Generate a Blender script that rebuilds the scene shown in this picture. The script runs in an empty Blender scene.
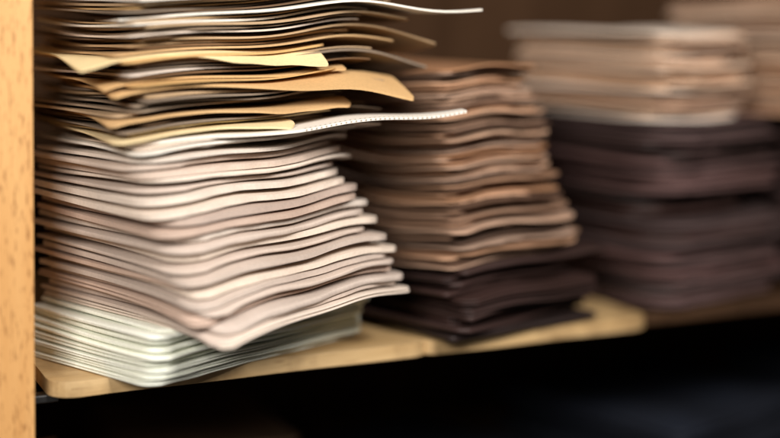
import bpy, math, random
import numpy as np
from mathutils import Vector

random.seed(11)
scene = bpy.context.scene
scene.view_settings.view_transform = 'Standard'
scene.view_settings.look = 'None'
scene.view_settings.exposure = 0
COL = scene.collection

# ------------------------------------------------------------ materials
def new_mat(name):
    m = bpy.data.materials.new(name); m.use_nodes = True
    nt = m.node_tree; b = nt.nodes['Principled BSDF']
    return m, nt, b

def paper_mat(name, col, var=0.18, rough=0.85, nscale=14, bump=0.10, rnd=0.16, spec=0.15, dirt=0.12, hue=0.0):
    m, nt, b = new_mat(name); N = nt.nodes; L = nt.links
    tc = N.new('ShaderNodeTexCoord')
    n1 = N.new('ShaderNodeTexNoise'); n1.inputs['Scale'].default_value = nscale; n1.inputs['Detail'].default_value = 6
    L.new(tc.outputs['Object'], n1.inputs['Vector'])
    cr = N.new('ShaderNodeValToRGB')
    c = col
    cr.color_ramp.elements[0].position = 0.3; cr.color_ramp.elements[1].position = 0.72
    cr.color_ramp.elements[0].color = (c[0]*(1-var), c[1]*(1-var*1.15), c[2]*(1-var*1.3), 1)
    cr.color_ramp.elements[1].color = (min(1, c[0]*(1+var*.5)), min(1, c[1]*(1+var*.5)), min(1, c[2]*(1+var*.5)), 1)
    L.new(n1.outputs['Fac'], cr.inputs['Fac'])
    n2 = N.new('ShaderNodeTexNoise'); n2.inputs['Scale'].default_value = 700; n2.inputs['Detail'].default_value = 3
    L.new(tc.outputs['Object'], n2.inputs['Vector'])
    r2 = N.new('ShaderNodeMapRange'); r2.inputs[1].default_value = .25; r2.inputs[2].default_value = .6
    r2.inputs[3].default_value = 1-dirt; r2.inputs[4].default_value = 1.0
    L.new(n2.outputs['Fac'], r2.inputs[0])
    oi = N.new('ShaderNodeObjectInfo')
    rr = N.new('ShaderNodeMapRange'); rr.inputs[3].default_value = 1-rnd; rr.inputs[4].default_value = 1+rnd
    L.new(oi.outputs['Random'], rr.inputs[0])
    mu = N.new('ShaderNodeMath'); mu.operation = 'MULTIPLY'
    L.new(r2.outputs[0], mu.inputs[0]); L.new(rr.outputs[0], mu.inputs[1])
    hs = N.new('ShaderNodeHueSaturation')
    L.new(cr.outputs['Color'], hs.inputs['Color']); L.new(mu.outputs[0], hs.inputs['Value'])
    rs = N.new('ShaderNodeMath'); rs.operation = 'MULTIPLY_ADD'; rs.inputs[1].default_value = 0.3; rs.inputs[2].default_value = 0.9
    L.new(oi.outputs['Random'], rs.inputs[0]); L.new(rs.outputs[0], hs.inputs['Saturation'])
    L.new(hs.outputs['Color'], b.inputs['Base Color'])
    b.inputs['Roughness'].default_value = rough
    b.inputs['Specular IOR Level'].default_value = spec
    n3 = N.new('ShaderNodeTexNoise'); n3.inputs['Scale'].default_value = 60; n3.inputs['Detail'].default_value = 5
    L.new(tc.outputs['Object'], n3.inputs['Vector'])
    bp = N.new('ShaderNodeBump'); bp.inputs['Strength'].default_value = bump; bp.inputs['Distance'].default_value = 0.0012
    L.new(n3.outputs['Fac'], bp.inputs['Height']); L.new(bp.outputs['Normal'], b.inputs['Normal'])
    return m

def wood_mat(name, c1, c2, scale=(120, 120, 9), rough=0.5, fleck=0.5, flecks=(500, 500, 45), stain=0.0, rotz=0.0, spec=.5, thr=.6):
    m, nt, b = new_mat(name); N = nt.nodes; L = nt.links
    tc = N.new('ShaderNodeTexCoord')
    mr = N.new('ShaderNodeMapping'); mr.inputs['Rotation'].default_value = (0, 0, -rotz)
    L.new(tc.outputs['Object'], mr.inputs[0])
    mp = N.new('ShaderNodeMapping'); mp.inputs['Scale'].default_value = scale
    L.new(mr.outputs[0], mp.inputs[0])
    n = N.new('ShaderNodeTexNoise'); n.inputs['Scale'].default_value = 1; n.inputs['Detail'].default_value = 5; n.inputs['Distortion'].default_value = .6
    L.new(mp.outputs[0], n.inputs['Vector'])
    cr = N.new('ShaderNodeValToRGB'); cr.color_ramp.elements[0].position = .3; cr.color_ramp.elements[1].position = .7
    cr.color_ramp.elements[0].color = (*c1, 1); cr.color_ramp.elements[1].color = (*c2, 1)
    L.new(n.outputs['Fac'], cr.inputs['Fac'])
    mp2 = N.new('ShaderNodeMapping'); mp2.inputs['Scale'].default_value = flecks
    L.new(mr.outputs[0], mp2.inputs[0])
    n2 = N.new('ShaderNodeTexNoise'); n2.inputs['Scale'].default_value = 1; n2.inputs['Detail'].default_value = 2
    L.new(mp2.outputs[0], n2.inputs['Vector'])
    r = N.new('ShaderNodeMapRange'); r.inputs[1].default_value = thr; r.inputs[2].default_value = thr+.1
    r.inputs[3].default_value = 0; r.inputs[4].default_value = fleck
    L.new(n2.outputs['Fac'], r.inputs[0])
    mx = N.new('ShaderNodeMix'); mx.data_type = 'RGBA'
    mx.inputs['B'].default_value = (c1[0]*.5, c1[1]*.42, c1[2]*.35, 1)
    L.new(r.outputs[0], mx.inputs['Factor']); L.new(cr.outputs['Color'], mx.inputs['A'])
    out = mx.outputs['Result']
    if stain > 0:
        n4 = N.new('ShaderNodeTexNoise'); n4.inputs['Scale'].default_value = 26; n4.inputs['Detail'].default_value = 6
        L.new(tc.outputs['Object'], n4.inputs['Vector'])
        r4 = N.new('ShaderNodeMapRange'); r4.inputs[1].default_value = .48; r4.inputs[2].default_value = .66
        r4.inputs[3].default_value = 0; r4.inputs[4].default_value = stain
        L.new(n4.outputs['Fac'], r4.inputs[0])
        m2 = N.new('ShaderNodeMix'); m2.data_type = 'RGBA'; m2.inputs['B'].default_value = (c1[0]*.35, c1[1]*.30, c1[2]*.25, 1)
        L.new(r4.outputs[0], m2.inputs['Factor']); L.new(out, m2.inputs['A']); out = m2.outputs['Result']
    L.new(out, b.inputs['Base Color'])
    b.inputs['Roughness'].default_value = rough; b.inputs['Specular IOR Level'].default_value = spec
    bp = N.new('ShaderNodeBump'); bp.inputs['Strength'].default_value = .2; bp.inputs['Distance'].default_value = .0006
    L.new(n2.outputs['Fac'], bp.inputs['Height']); L.new(bp.outputs['Normal'], b.inputs['Normal'])
    return m

M = dict(
    pink=paper_mat('pink_beige_card', (.63, .52, .445), var=.14, rnd=.12),
    rose=paper_mat('rose_card', (.54, .425, .36), var=.14, rnd=.12),
    cream=paper_mat('cream_card', (.73, .635, .55), var=.10, rnd=.08),
    green=paper_mat('pale_green_card', (.90, .92, .82), var=.04, rnd=.03, spec=.05, rough=.95, bump=.03),
    white=paper_mat('white_paper', (.84, .79, .71), var=.08, rnd=.05),
    insert=paper_mat('inner_paper', (.50, .40, .32), var=.2, rnd=.15),
    manila=paper_mat('manila_card', (.78, .64, .40), var=.12, rnd=.1),
    tan=paper_mat('tan_card', (.57, .39, .22), var=.16, rnd=.18),
    brown=paper_mat('brown_card', (.16, .10, .06), var=.25, rnd=.4),
    grey=paper_mat('grey_brown_card', (.37, .28, .20), var=.2, rnd=.35),
    kraft=paper_mat('kraft_card', (.34, .205, .135), var=.25, rnd=.3),
    kraftdark=paper_mat('dark_kraft_card', (.12, .068, .045), var=.25, rnd=.3),
    kraftlight=paper_mat('light_kraft_card', (.74, .53, .385), var=.2, rnd=.15),
    kraftpink=paper_mat('pinkish_kraft_card', (.52, .34, .24), var=.2, rnd=.2),
    dark=paper_mat('dark_brown_card', (.034, .020, .018), var=.3, rnd=.35, rough=.5, spec=.3),
    plum=paper_mat('plum_brown_card', (.092, .058, .056), var=.3, rnd=.22, rough=.7),
    navy=paper_mat('navy_card', (.012, .014, .020), var=.3, rnd=.3, rough=.6),
    mark=paper_mat('punched_mark', (.40, .35, .30), var=.1, rnd=.0),
)
ANG_S = math.atan2(.434, .901)
W_post = wood_mat('beech_wood', (.56, .29, .10), (.66, .38, .15), scale=(60, 60, 5), flecks=(1000, 1000, 120), fleck=.8, rough=.45, thr=.56)
W_shelf = wood_mat('worn_shelf_wood', (.44, .28, .12), (.58, .40, .20), scale=(8, 90, 120), flecks=(40, 600, 600), fleck=.5, stain=.7, rotz=ANG_S)
W_dark = wood_mat('dark_shelf_wood', (.035, .017, .008), (.065, .033, .016), scale=(8, 90, 120), flecks=(40, 600, 600), fleck=.5, stain=.6, rotz=ANG_S, spec=.2)  # dark tone also holds the shade on the right-hand board
W_back = wood_mat('brown_back_panel_wood', (.036, .018, .009), (.06, .031, .016), scale=(30, 30, 4), flecks=(200, 200, 30), fleck=.3, rotz=ANG_S, rough=.9, spec=.05)
m_metal, nt, b = new_mat('dark_metal'); b.inputs['Metallic'].default_value = 1; b.inputs['Roughness'].default_value = .4
nn = nt.nodes.new('ShaderNodeTexNoise'); nn.inputs['Scale'].default_value = 300
cc = nt.nodes.new('ShaderNodeValToRGB'); cc.color_ramp.elements[0].color = (.05, .05, .05, 1); cc.color_ramp.elements[1].color = (.2, .2, .2, 1)
nt.links.new(nn.outputs['Fac'], cc.inputs['Fac']); nt.links.new(cc.outputs['Color'], b.inputs['Base Color'])

def make_obj(name, verts, faces, mat, origin=None, parent=None, smooth=True, props=None, sharp=50):
    verts = np.asarray(verts, dtype=float)
    if origin is None: origin = verts.min(axis=0)
    origin = np.asarray(origin, dtype=float)
    me = bpy.data.meshes.new(name)
    me.from_pydata((verts - origin).tolist(), [], faces)
    me.materials.append(mat)
    me.update()
    if smooth:
        me.polygons.foreach_set('use_smooth', [True]*len(me.polygons))
        me.set_sharp_from_angle(angle=math.radians(sharp))
    ob = bpy.data.objects.new(name, me)
    COL.objects.link(ob)
    if parent is not None:
        ob.parent = parent
        ob.location = Vector(origin) - parent.location
    else:
        ob.location = Vector(origin)
    if props:
        for k, v in props.items(): ob[k] = v
    return ob

# ------------------------------------------------------------ leaf geometry (all numpy)
def slab_geo(W, L, t, place, nu=34, nv=18, r=.003, z0=0., edge=None, pinch=0.0, taper=0.0):
    """thin leaf; rounded plan corners at the v=0 side; pinch>0 rounds its rim"""
    q = max(pinch, .0006)
    rim = np.array([0, .12, .4, 1.0])*q
    us = np.concatenate([rim, np.linspace(0, W, nu-6)[1:-1], (W-rim)[::-1]])
    vs = np.concatenate([rim, np.array([.0035, .006, .009, .013, .018, .024, .030]), np.linspace(.04, L, nv-11)]) if L > .06 else np.concatenate([rim, np.linspace(.004, L, nv-4)])
    nu, nv = len(us), len(vs)
    U, Vv = np.meshgrid(us, vs)
    d = np.where(Vv < r, r - np.sqrt(np.maximum(0, r*r - (r-Vv)**2)), 0.0)
    UU = d + (W-2*d)*(U/W)
    e = edge(U) if edge is not None else 0*U
    VV = Vv + e*(1-Vv/L)
    if taper: VV = VV*(1 - taper*np.clip((UU/W-.35)/.65, 0, 1))
    if pinch > 0:
        dist = np.minimum(np.minimum(U, W-U), Vv)
        f = np.sqrt(np.maximum(0, 1-(1-np.minimum(1, dist/pinch))**2)); f = .22+.78*f
    else: f = 1+0*U
    P_ = []
    for k in (-.5, .5):
        X, Y, Z = place(UU, VV, z0 + t*.5 + k*t*f)
        P_.append(np.stack([X.ravel(), Y.ravel(), Z.ravel()], 1))
    V = np.concatenate(P_).tolist(); n = nu*nv; F = []
    for j in range(nv-1):
        for i in range(nu-1):
            a, b_, c_, d_ = j*nu+i, j*nu+i+1, (j+1)*nu+i+1, (j+1)*nu+i
            F.append((n+a, n+b_, n+c_, n+d_)); F.append((a, d_, c_, b_))
    for i in range(nu-1):
        F.append((i, i+1, n+i+1, n+i))
        q0 = (nv-1)*nu+i; F.append((q0+1, q0, n+q0, n+q0+1))
    for j in range(nv-1):
        a, b_ = j*nu, (j+1)*nu; F.append((b_, a, n+a, n+b_))
        a, b_ = j*nu+nu-1, (j+1)*nu+nu-1; F.append((a, b_, n+b_, n+a))
    return V, F

def join_geo(parts):
    V = []; F = []
    for v, f in parts:
        o = len(V); V += v; F += [tuple(i+o for i in q) for q in f]
    return V, F

def build_stack(origin, angdeg, z0, layers, deform=None, init=None):
    ca, sa = math.cos(math.radians(angdeg)), math.sin(math.radians(angdeg))
    terms = []; tsum = 0.0; hnom = 0.0
    if init: terms, tsum, hnom = list(init[0]), init[1], init[2]
    for Ly in layers:
        T = Ly['T']; rot = math.radians(Ly.get('rot', 0)); la, lb = Ly['a'], Ly['b']
        W, L = Ly['W'], Ly['L']
        cr, sr = math.cos(rot), math.sin(rot)
        snap = list(terms); base = tsum; h = hnom; curl = Ly.get('curl'); ph = random.uniform(0, 6.28); k1 = random.uniform(30, 90)
        def place(u, v, z, snap=snap, base=base, h=h, curl=curl):
            a = la + cr*u - sr*v; b = lb + sr*u + cr*v
            zz = z0 + base + z
            for (amp, ka, kb, p) in snap:
                zz = zz + amp*(.5 + .5*np.sin(ka*a + kb*b + p))
            if deform: zz = zz + deform(a, b, h)
            if curl: zz = zz + curl(a, b)
            return (origin[0] + ca*a - sa*b, origin[1] + sa*a + ca*b, zz)
        ea = Ly.get('edge', .0008)
        edge = lambda u, ea=ea, ph=ph, k1=k1: ea*np.sin(k1*u + ph) + ea*.4*np.sin(3.1*k1*u + ph*2)
        props = dict(label=Ly['label'], category=Ly['cat'], group=Ly['group'])
        r = Ly.get('r', .007)
        if Ly['kind'] == 'folder':
            t1 = T*Ly.get('leaf', .36)
            off = Ly.get('off', rnd(-.001, .002))
            pl2 = lambda u, v, z: place(u, v+off, z)
            g = join_geo([slab_geo(W, L, t1, place, r=r, edge=edge, pinch=t1*.5),
                          slab_geo(W, L-.002, t1, pl2, r=r, edge=edge, z0=T-t1, pinch=t1*.5)])
            ob = make_obj(Ly['name'], g[0], g[1], M[Ly['mat']], props=props)
            ins = rnd(.0012, .004); gap = T-2*t1
            pl = lambda u, v, z: place(u+ins, v+ins, z)
            v_, f_ = slab_geo(W-2*ins, L-2*ins, gap*.8, pl, r=r*.8, z0=t1+gap*.1)
            make_obj('paper_insert', v_, f_, M[Ly.get('imat', 'insert')], parent=ob)
        elif Ly['kind'] == 'pad':
            V, F = slab_geo(W, L, T, place, r=r, edge=edge, pinch=T*.3)
            make_obj(Ly['name'], V, F, M[Ly['mat']], props=props)
        else:
            V, F = slab_geo(W, L, T, place, r=r, edge=edge, taper=Ly.get('taper', 0))
            ob = make_obj(Ly['name'], V, F, M[Ly['mat']], props=props)
            if Ly.get('marks'):
                V2 = []; F2 = []
                s0, s1, stp = Ly['marks']
                u = s0
                while u < s1:
                    e = float(edge(u))
                    tp = 1 - Ly.get('taper', 0)*min(1, max(0, (u/W-.35)/.65))
                    for quad in (((0, (.0018+e)*tp, T+.00012), (.0009, (.0018+e)*tp, T+.00012), (.0009, (.0034+e)*tp, T+.00012), (0, (.0034+e)*tp, T+.00012)),
                                 ((0, e*tp-.00012, T*.2), (.0009, e*tp-.00012, T*.2), (.0009, e*tp-.00012, T*.75), (0, e*tp-.00012, T*.75))):
                        o = len(V2)
                        for (du, v, z) in quad: V2.append(tuple(float(x) for x in place(u+du, v, z)))
                        F2.append((o, o+1, o+2, o+3))
                    u += stp
                make_obj('perforation_row', V2, F2, M['mark'], parent=ob, smooth=False)
        amp = Ly.get('amp', .0007)
        fq = Ly.get('freq', 75)
        terms.append((amp, random.uniform(-1, 1)*fq, random.uniform(-1, 1)*fq*.6, random.uniform(0, 6.28)))
        g = Ly.get('gap', .0004)
        tsum += T + g; hnom += T + g + amp*.5
    return terms, tsum, hnom

rnd = random.uniform
# ------------------------------------------------------------ stack 1, lower part
layers = []
h = 0
i = 0
while h < .028:
    T = rnd(.0018, .0030)
    layers.append(dict(kind=random.choice(['pad', 'pad', 'folder']), name='paper_folder', mat='green', T=T, gap=.0007, amp=.0009, W=.152+rnd(-.004, .002), L=.112,
        a=rnd(-.003, .003)+i*.0007, b=rnd(-.003, .003)-i*.0008, rot=rnd(-2, 1.5), r=.010, imat='insert', leaf=.42,
        label='pale green-white card folder at the foot of the paper pile', cat='folder', group='pale green folders in the paper pile'))
    h += T+.0007+.00045; i += 1
hg = h
HP = .112
while h < HP:
    p = ((h-hg)/(HP-hg))**.75
    T = rnd(.0015, .0032)
    kind = random.choice(['folder', 'pad', 'pad', 'slab', 'slab'])
    if kind == 'folder': T = max(T, .0024)
    gap = random.choice([.0004, .0009, .0015])
    amp = rnd(.0003, .0012)
    js = .0045 if p > .12 else .0015
    layers.append(dict(kind=kind, name='paper_folder', mat=random.choice(['pink', 'pink', 'cream', 'cream', 'rose']), T=T, gap=gap, amp=amp,
        W=.136+rnd(-.006, .003)-.006*p, L=.150-.038*p, a=.013-.013*p+rnd(-js, js)-.004*p, b=-.043+.037*p+rnd(-js, js)*.9, rot=rnd(-2.5, 1.5)-4*p, r=rnd(.005, .012)+.014*p, leaf=rnd(.36, .42),
        label='pinkish beige card folder with soft worn edges in pile', cat='folder', group='beige folders in the paper pile', freq=70))
    h += T+gap+amp*.5
ANG1, ANG2 = 48, 42
def deform1(a, b, h):
    k = min(1, max(0, (h-.022)/.012))
    kk = max(.0, 1-(h-.03)/.085)**1.4 if h > .03 else 1
    s = np.maximum(-.01, (a-.016)+(b+.043))
    d = -.013*k*kk*np.exp(-s/.034)
    w = k*(.0014*np.sin(55*a+1.2)+.0006*np.sin(95*a+2.4-30*b))*np.maximum(0, 1-np.maximum(0, b+.04)/.12)*(1 if h < .112 else .4)
    return d + w + k*.002*(a/.13)
low = build_stack((-.117, .620), ANG1, 0.0005, layers, deform1)
print('lower', low[1:], len(layers))
# waves of the lower part carried over into the frame of the sheets above
dl = math.radians(ANG1-ANG2); cd, sd = math.cos(dl), math.sin(dl)
terms2 = [(am, ka*cd-kb*sd, ka*sd+kb*cd, p) for (am, ka, kb, p) in low[0]]
def deform1b(a, b, h): return deform1(a*cd+b*sd, -a*sd+b*cd, h)

# ------------------------------------------------------------ stack 1, loose sheets
layers = []
h = low[2]
def curlA(a, b):
    d = np.maximum(0, a-.125); return -d*d*3
def sp(x): return np.sqrt(x*x+.004**2)*.5 + x*.5     # smooth ramp
def curlB(a, b):
    return -sp(-b-.010)*.45 - sp(-a-.008)*.30
def curlU(a, b):
    d = np.maximum(0, a-.07); return d*d*.75
def curlT(a, b):
    d = np.maximum(0, a-.09); return d*d*.15
def curlF(a, b):
    return -sp(-.001-b)*.55 - sp(-a-.012)*.25
def curlG(a, b):
    return -sp(-.012-b)*.5
spec_list = [
 (.1125, dict(mat='cream', T=.0010, W=.126, a=.002, b=-.002, rot=-4, r=.02, label='cream paper sheet lying in the paper pile')),
 (.1125, dict(mat='white', T=.0012, W=.130, a=-.006, b=-.004, rot=-6, r=.012, label='white paper sheet lying in the paper pile')),
 (.1125, dict(mat='cream', T=.0008, W=.138, a=-.004, b=-.002, rot=-9, r=.006, label='cream paper sheet lying in the paper pile')),
 (.1125, dict(mat='white', T=.0014, W=.178, L=.050, a=-.006, b=.008, rot=-22, r=.0008, taper=.86, marks=(.09, .176, .0026), curl=curlU, label='white paper sheet with perforated edge jutting from pile')),
 (.117, dict(mat='grey', T=.0012, W=.110, a=.004, b=.010, rot=-4)),
 (.119, dict(mat='manila', T=.0010, W=.095, a=-.014, b=.004, rot=-13, curl=curlG)),
 (.124, dict(mat='manila', T=.0008, W=.115, a=-.004, b=.006, rot=-6)),
 (.130, dict(mat='tan', T=.0012, W=.130, a=-.014, b=.008, rot=-14, curl=curlB, label='wide tan card sheet bent over the front of pile')),
 (.136, dict(mat='grey', T=.0010, W=.135, a=-.004, b=.002, rot=-8)),
 (.144, dict(mat='tan', T=.0012, W=.160, a=-.014, b=.006, rot=-17, curl=curlB, label='wide tan card sheet bent over the front of pile')),
 (.148, dict(mat='tan', T=.0009, W=.130, a=-.016, b=.010, rot=-13, curl=curlB)),
 (.155, dict(mat='grey', T=.0012, W=.168, a=.000, b=.006, rot=-10, curl=curlA)),
 (.160, dict(mat='manila', T=.0009, W=.128, a=-.028, b=.012, rot=-16, r=.002, curl=curlF, label='pale yellow card drooping over the front of pile')),
 (.162, dict(mat='tan', T=.0010, W=.158, a=-.010, b=.010, rot=-11)),
 (.166, dict(mat='tan', T=.0010, W=.170, a=.002, b=.008, rot=-12, curl=curlA)),
 (.170, dict(mat='cream', T=.0009, W=.130, a=-.006, b=.002, rot=-8, label='cream paper sheet in the pile')),
 (.174, dict(mat='tan', T=.0012, W=.15, a=.000, b=-.002, rot=-10)),
 (.177, dict(mat='white', T=.0010, W=.135, a=-.006, b=.000, rot=-7)),
 (.180, dict(mat='white', T=.0011, W=.193, L=.07, a=-.008, b=.010, rot=-20, r=.0008, taper=.93, curl=curlT)),
 (.186, dict(mat='tan', T=.0012, W=.15, a=.000, b=-.002, rot=-3)),
 (.188, dict(mat='white', T=.0014, W=.142, a=-.004, b=-.004, rot=-7)),
 (.197, dict(mat='tan', T=.0012, W=.15, a=.000, b=-.002, rot=-4)),
]
LBL = {'manila': 'yellow manila paper sheet sticking out of the pile', 'tan': 'tan card sheet in the paper pile',
       'brown': 'thin dark brown card sheet pressed in paper pile', 'grey': 'grey-brown paper sheet pressed in the paper pile',
       'white': 'off-white paper sheet near top of the pile', 'cream': 'cream paper sheet in the pile'}
def add_up(u):
    global h
    u.setdefault('label', LBL[u['mat']]); u['name'] = 'card_sheet' if u['mat'] in ('brown', 'tan') else 'paper_sheet'
    u.setdefault('L', .130); u.setdefault('r', rnd(.001, .006))
    u.update(kind='slab', gap=rnd(.0001, .0006), amp=rnd(.0003, .0013), freq=55, cat='paper', group='loose sheets in the paper pile', edge=.0012)
    layers.append(u); h += u['T']+u['gap']+u['amp']*.5
for zt, u in spec_list:
    while h < zt-.0010:
        m_ = random.choice(['brown', 'brown', 'grey', 'grey', 'tan', 'tan', 'cream'])
        far = random.random() < .25
        add_up(dict(mat=m_, T=rnd(.0005, .0013), W=rnd(.112, .145)+(.018 if far else 0), a=rnd(-.010, .004), b=rnd(-.002, .009)+(.004 if far else 0), rot=rnd(-12, 0), r=rnd(.001, .010)))
    add_up(u)
up_ = build_stack((-.117, .620), ANG2, 0.0012, layers, deform1b, init=(terms2, low[1], low[2]))
print('stack1', up_[1:], len(layers))

# ------------------------------------------------------------ stack 2
layers = []
h = 0
for i in range(10):
    T = rnd(.0018, .0038); amp = rnd(.0008, .0024)
    layers.append(dict(kind=random.choice(['folder', 'pad']), name='document_folder', mat='dark', T=T, gap=.0006, amp=amp, W=.112+rnd(-.014, .004), L=.15,
        a=rnd(-.006, .006), b=rnd(-.006, .008), rot=rnd(-7, 5), imat='dark', r=rnd(.002, .012),
        label='dark brown document folder beneath the kraft folders', cat='folder', group='dark document folders'))
    h += T+.0006+amp*.5
while h < .152:
    p = (h-.04)/.115
    T = rnd(.0008, .0017); amp = rnd(.0001, .0005); gap = random.choice([.0003, .0008, .0013])
    layers.append(dict(kind='slab', name='document_folder', mat=random.choice(['kraft', 'kraft', 'kraftpink', 'kraftpink', 'kraftdark']), T=T, gap=gap, amp=amp, freq=110,
        W=.100-.030*p+rnd(-.007, .003), L=.13, a=.003+rnd(-.004, .004), b=.002+.014*p+rnd(-.005, .005), rot=rnd(-6, 5), imat='brown', r=rnd(.001, .012), edge=.0020,
        label='brown kraft paper folder with ragged worn edge', cat='folder', group='kraft paper folders'))
    h += T+gap+amp*.5
def deform2(a, b, h):
    if h < .006: return 0
    k = min(1, h/.03)*max(0, 1-h/.2)
    return -.004*np.exp(-(np.maximum(0, a+b))/.04)*k - k*.04*np.maximum(0, a-.06)
h2 = build_stack((.037, .708), 42, 0.0015, layers, deform2)
print('stack2', h2[1:], len(layers))

# ------------------------------------------------------------ stack 3 and 4
def back_stack(o, ht, hk, Wd, Wk, ak, bk, ang, kmats, hollow=None):
    layers = []; h = 0
    while h < ht:
        T = rnd(.0020, .0036); amp = rnd(.0002, .0009)
        cut = .022 if (hollow and hollow[0] < h < hollow[1]) else 0
        layers.append(dict(kind='pad', name='document_folder', mat='plum' if (random.random() < .8 and not cut) else 'dark', T=T, gap=.0006, amp=amp, W=Wd+rnd(-.010, .004)-cut, L=.14-cut,  # set-back layers always take the darker card, painting in the gap's shade
            a=rnd(-.006, .006), b=rnd(-.005, .006)+cut*.8, rot=rnd(-4, 4), imat='dark', r=rnd(.015, .035),
            label='dark plum-brown document folder beneath tan folders', cat='folder', group='dark document folders'))
        h += T+.0006+amp*.5
    while h < hk:
        T = rnd(.0009, .0018); amp = rnd(.0001, .0004)
        layers.append(dict(kind='slab', name='document_folder', mat=random.choice(kmats), T=T, gap=rnd(.0003, .0010), amp=amp, freq=80,
            W=Wk+rnd(-.008, .006), L=.125, a=ak+rnd(-.005, .005), b=bk+rnd(-.005, .005), rot=rnd(-6, 5), imat='kraft', r=rnd(.004, .022),
            label='light tan paper folder stacked on dark folders', cat='folder', group='light tan folders'))
        h += T+.0006+amp*.5
    return build_stack(o, ang, 0.0015, layers, None)[1:], len(layers)
print(back_stack((.169, .792), .114, .172, .128, .084, .0, .002, 38, ['kraftlight', 'kraftlight', 'kraftlight', 'kraftpink', 'cream'], hollow=(.052, .070)))
print(back_stack((.285, .867), .116, .190, .14, .16, -.034, -.030, 34, ['kraftpink', 'kraftlight', 'kraftlight', 'kraftlight']))

# ------------------------------------------------------------ cabinet
S0 = np.array([-.165, .630]); E = np.array([.901, .434]); E = E/np.linalg.norm(E); Nn = np.array([-E[1], E[0]])
def P(e, n, z): q = S0 + e*E + n*Nn; return (q[0], q[1], z)

def prism(name, outline_pts, z0, z1, mat, bev, props=None, parent=None):
    n = len(outline_pts)
    V = [P(e, nn_, z0) for e, nn_ in outline_pts] + [P(e, nn_, z1) for e, nn_ in outline_pts]
    F = [tuple(range(n))[::-1], tuple(range(n, 2*n))] + [(i, (i+1) % n, n+(i+1) % n, n+i) for i in range(n)]
    ob = make_obj(name, V, F, mat, props=props, parent=parent, smooth=False)
    if bev:
        m = ob.modifiers.new('bevel', 'BEVEL'); m.width = bev; m.segments = 3; m.limit_method = 'ANGLE'; m.angle_limit = math.radians(50)
    return ob
def rect(e0, e1, n0, n1): return [(e0, n0), (e1, n0), (e1, n1), (e0, n1)]

pts = []
for k in range(7):
    th = math.pi + (math.pi/2)*k/6
    pts.append((.0+.014+.014*math.cos(th), .0+.014+.014*math.sin(th)))
for e in np.linspace(.03, .20, 12): pts.append((e, .0006*math.sin(e*60)))
pts += [(.2, .0), (.204, .0015), (.206, .004), (.208, .0015), (.212, 0)]
for e in np.linspace(.22, .345, 10): pts.append((e, .0008*math.sin(e*70)))
pts += [(.352, .001), (.357, .004), (.359, .010), (.359, .30), (0, .30)]
prism('shelf_board', pts, -.0078, 0, W_shelf, .0018, dict(label='worn light wooden shelf board carrying the paper piles', category='shelf'))
prism('shelf_board', rect(.3605, .90, .010, .30), -.0088, -.0008, W_dark, .0015, dict(label='wooden shelf board with its shadow painted dark, under plum folders', category='shelf'))  # shelf's shadowed right part, its shade put into the board colour
prism('cabinet_side_panel', rect(-.042, -.0080, -.001, .312), -.45, .50, W_post, .0008, dict(label='light beech upright side panel of the cabinet', category='cabinet panel'))
prism('cabinet_back_panel', rect(-.0078, 1.1, .313, .325), -.45, .50, W_back, .001, dict(label='dark brown wooden back panel of the cabinet', category='cabinet panel'))
prism('shelf_board', rect(-.0073, .95, .006, .31), -.19, -.175, W_dark, .0015, dict(label='dark lower wooden shelf board holding dark piles', category='shelf'))
pin = prism('shelf_bracket', rect(-.0078, .006, .012, .020), -.0120, -.0081, m_metal, .0006, dict(label='small dark metal bracket holding the shelf board', category='bracket'))
prism('bracket_plate', rect(-.0078, -.0066, .008, .026), -.0078, .004, m_metal, .0003, parent=pin)

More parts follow.
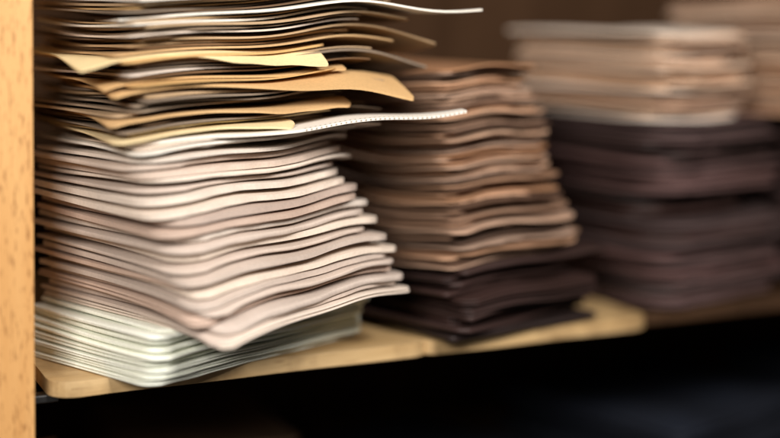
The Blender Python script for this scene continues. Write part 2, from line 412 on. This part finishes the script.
def low_pile(e, n, count, W, mat, T, label, cat, group, L=.16, imat='navy', rot=42):
    q = S0 + e*E + n*Nn
    ls = [dict(kind='folder', name='document_folder', mat=mat, T=T*rnd(.8, 1.2), gap=.0005, amp=.0015, W=W+rnd(-.006, .004), L=L, a=rnd(-.005, .005), b=rnd(-.005, .005),
               rot=rnd(-4, 4), imat=imat, r=.008, label=label, cat=cat, group=group) for _ in range(count)]
    build_stack((q[0], q[1]), rot, -.1745, ls)
low_pile(.21, .03, 7, .16, 'navy', .008, 'black document folder piled on the lower shelf', 'folder', 'black folders on the lower shelf')
low_pile(.42, .05, 9, .16, 'navy', .008, 'black document folder piled on the lower shelf', 'folder', 'black folders on the lower shelf')
low_pile(.63, .05, 10, .16, 'navy', .008, 'black document folder piled on the lower shelf', 'folder', 'black folders on the lower shelf')
low_pile(.075, .10, 11, .10, 'brown', .0075, 'dark brown folder piled on the lower shelf', 'folder', 'brown folders on the lower shelf', L=.12, imat='dark', rot=30)
low_pile(.003, .045, 13, .020, 'grey', .0085, 'grey paper bundle wedged beside the cabinet panel', 'folder', 'grey bundles on the lower shelf', L=.04, imat='white', rot=27)

# ------------------------------------------------------------ light
def area(name, loc, target, size, energy, color):
    l = bpy.data.lights.new(name, 'AREA'); l.shape = 'RECTANGLE'; l.size = size[0]; l.size_y = size[1]; l.energy = energy; l.color = color
    o = bpy.data.objects.new(name, l); COL.objects.link(o); o.location = loc
    o.rotation_euler = (Vector(target)-Vector(loc)).to_track_quat('-Z', 'Y').to_euler()
    return o
area('window_light', (.55, -.02, .74), (.02, .70, .08), (.32, .32), 14.5, (1, .95, .90))
area('left_fill_light', (-.28, -.30, .54), (-.02, .70, .08), (.45, .35), 11.5, (1, .95, .89))  # unseen fill lamp, added to brighten the left-hand faces
w = bpy.data.worlds.new('World'); scene.world = w; w.use_nodes = True
w.node_tree.nodes['Background'].inputs[0].default_value = (1, .92, .85, 1)
w.node_tree.nodes['Background'].inputs[1].default_value = .06

# ------------------------------------------------------------ camera
cam = bpy.data.cameras.new('camera'); co = bpy.data.objects.new('camera', cam); COL.objects.link(co)
cam.lens = 60; cam.sensor_width = 36; cam.clip_start = .02; cam.clip_end = 50
co.location = (0, 0, .17); co.rotation_euler = (math.radians(90-1.2), 0, 0)
cam.shift_y = -.2
cam.dof.use_dof = True; cam.dof.focus_distance = .662; cam.dof.aperture_fstop = 1.5
scene.camera = co
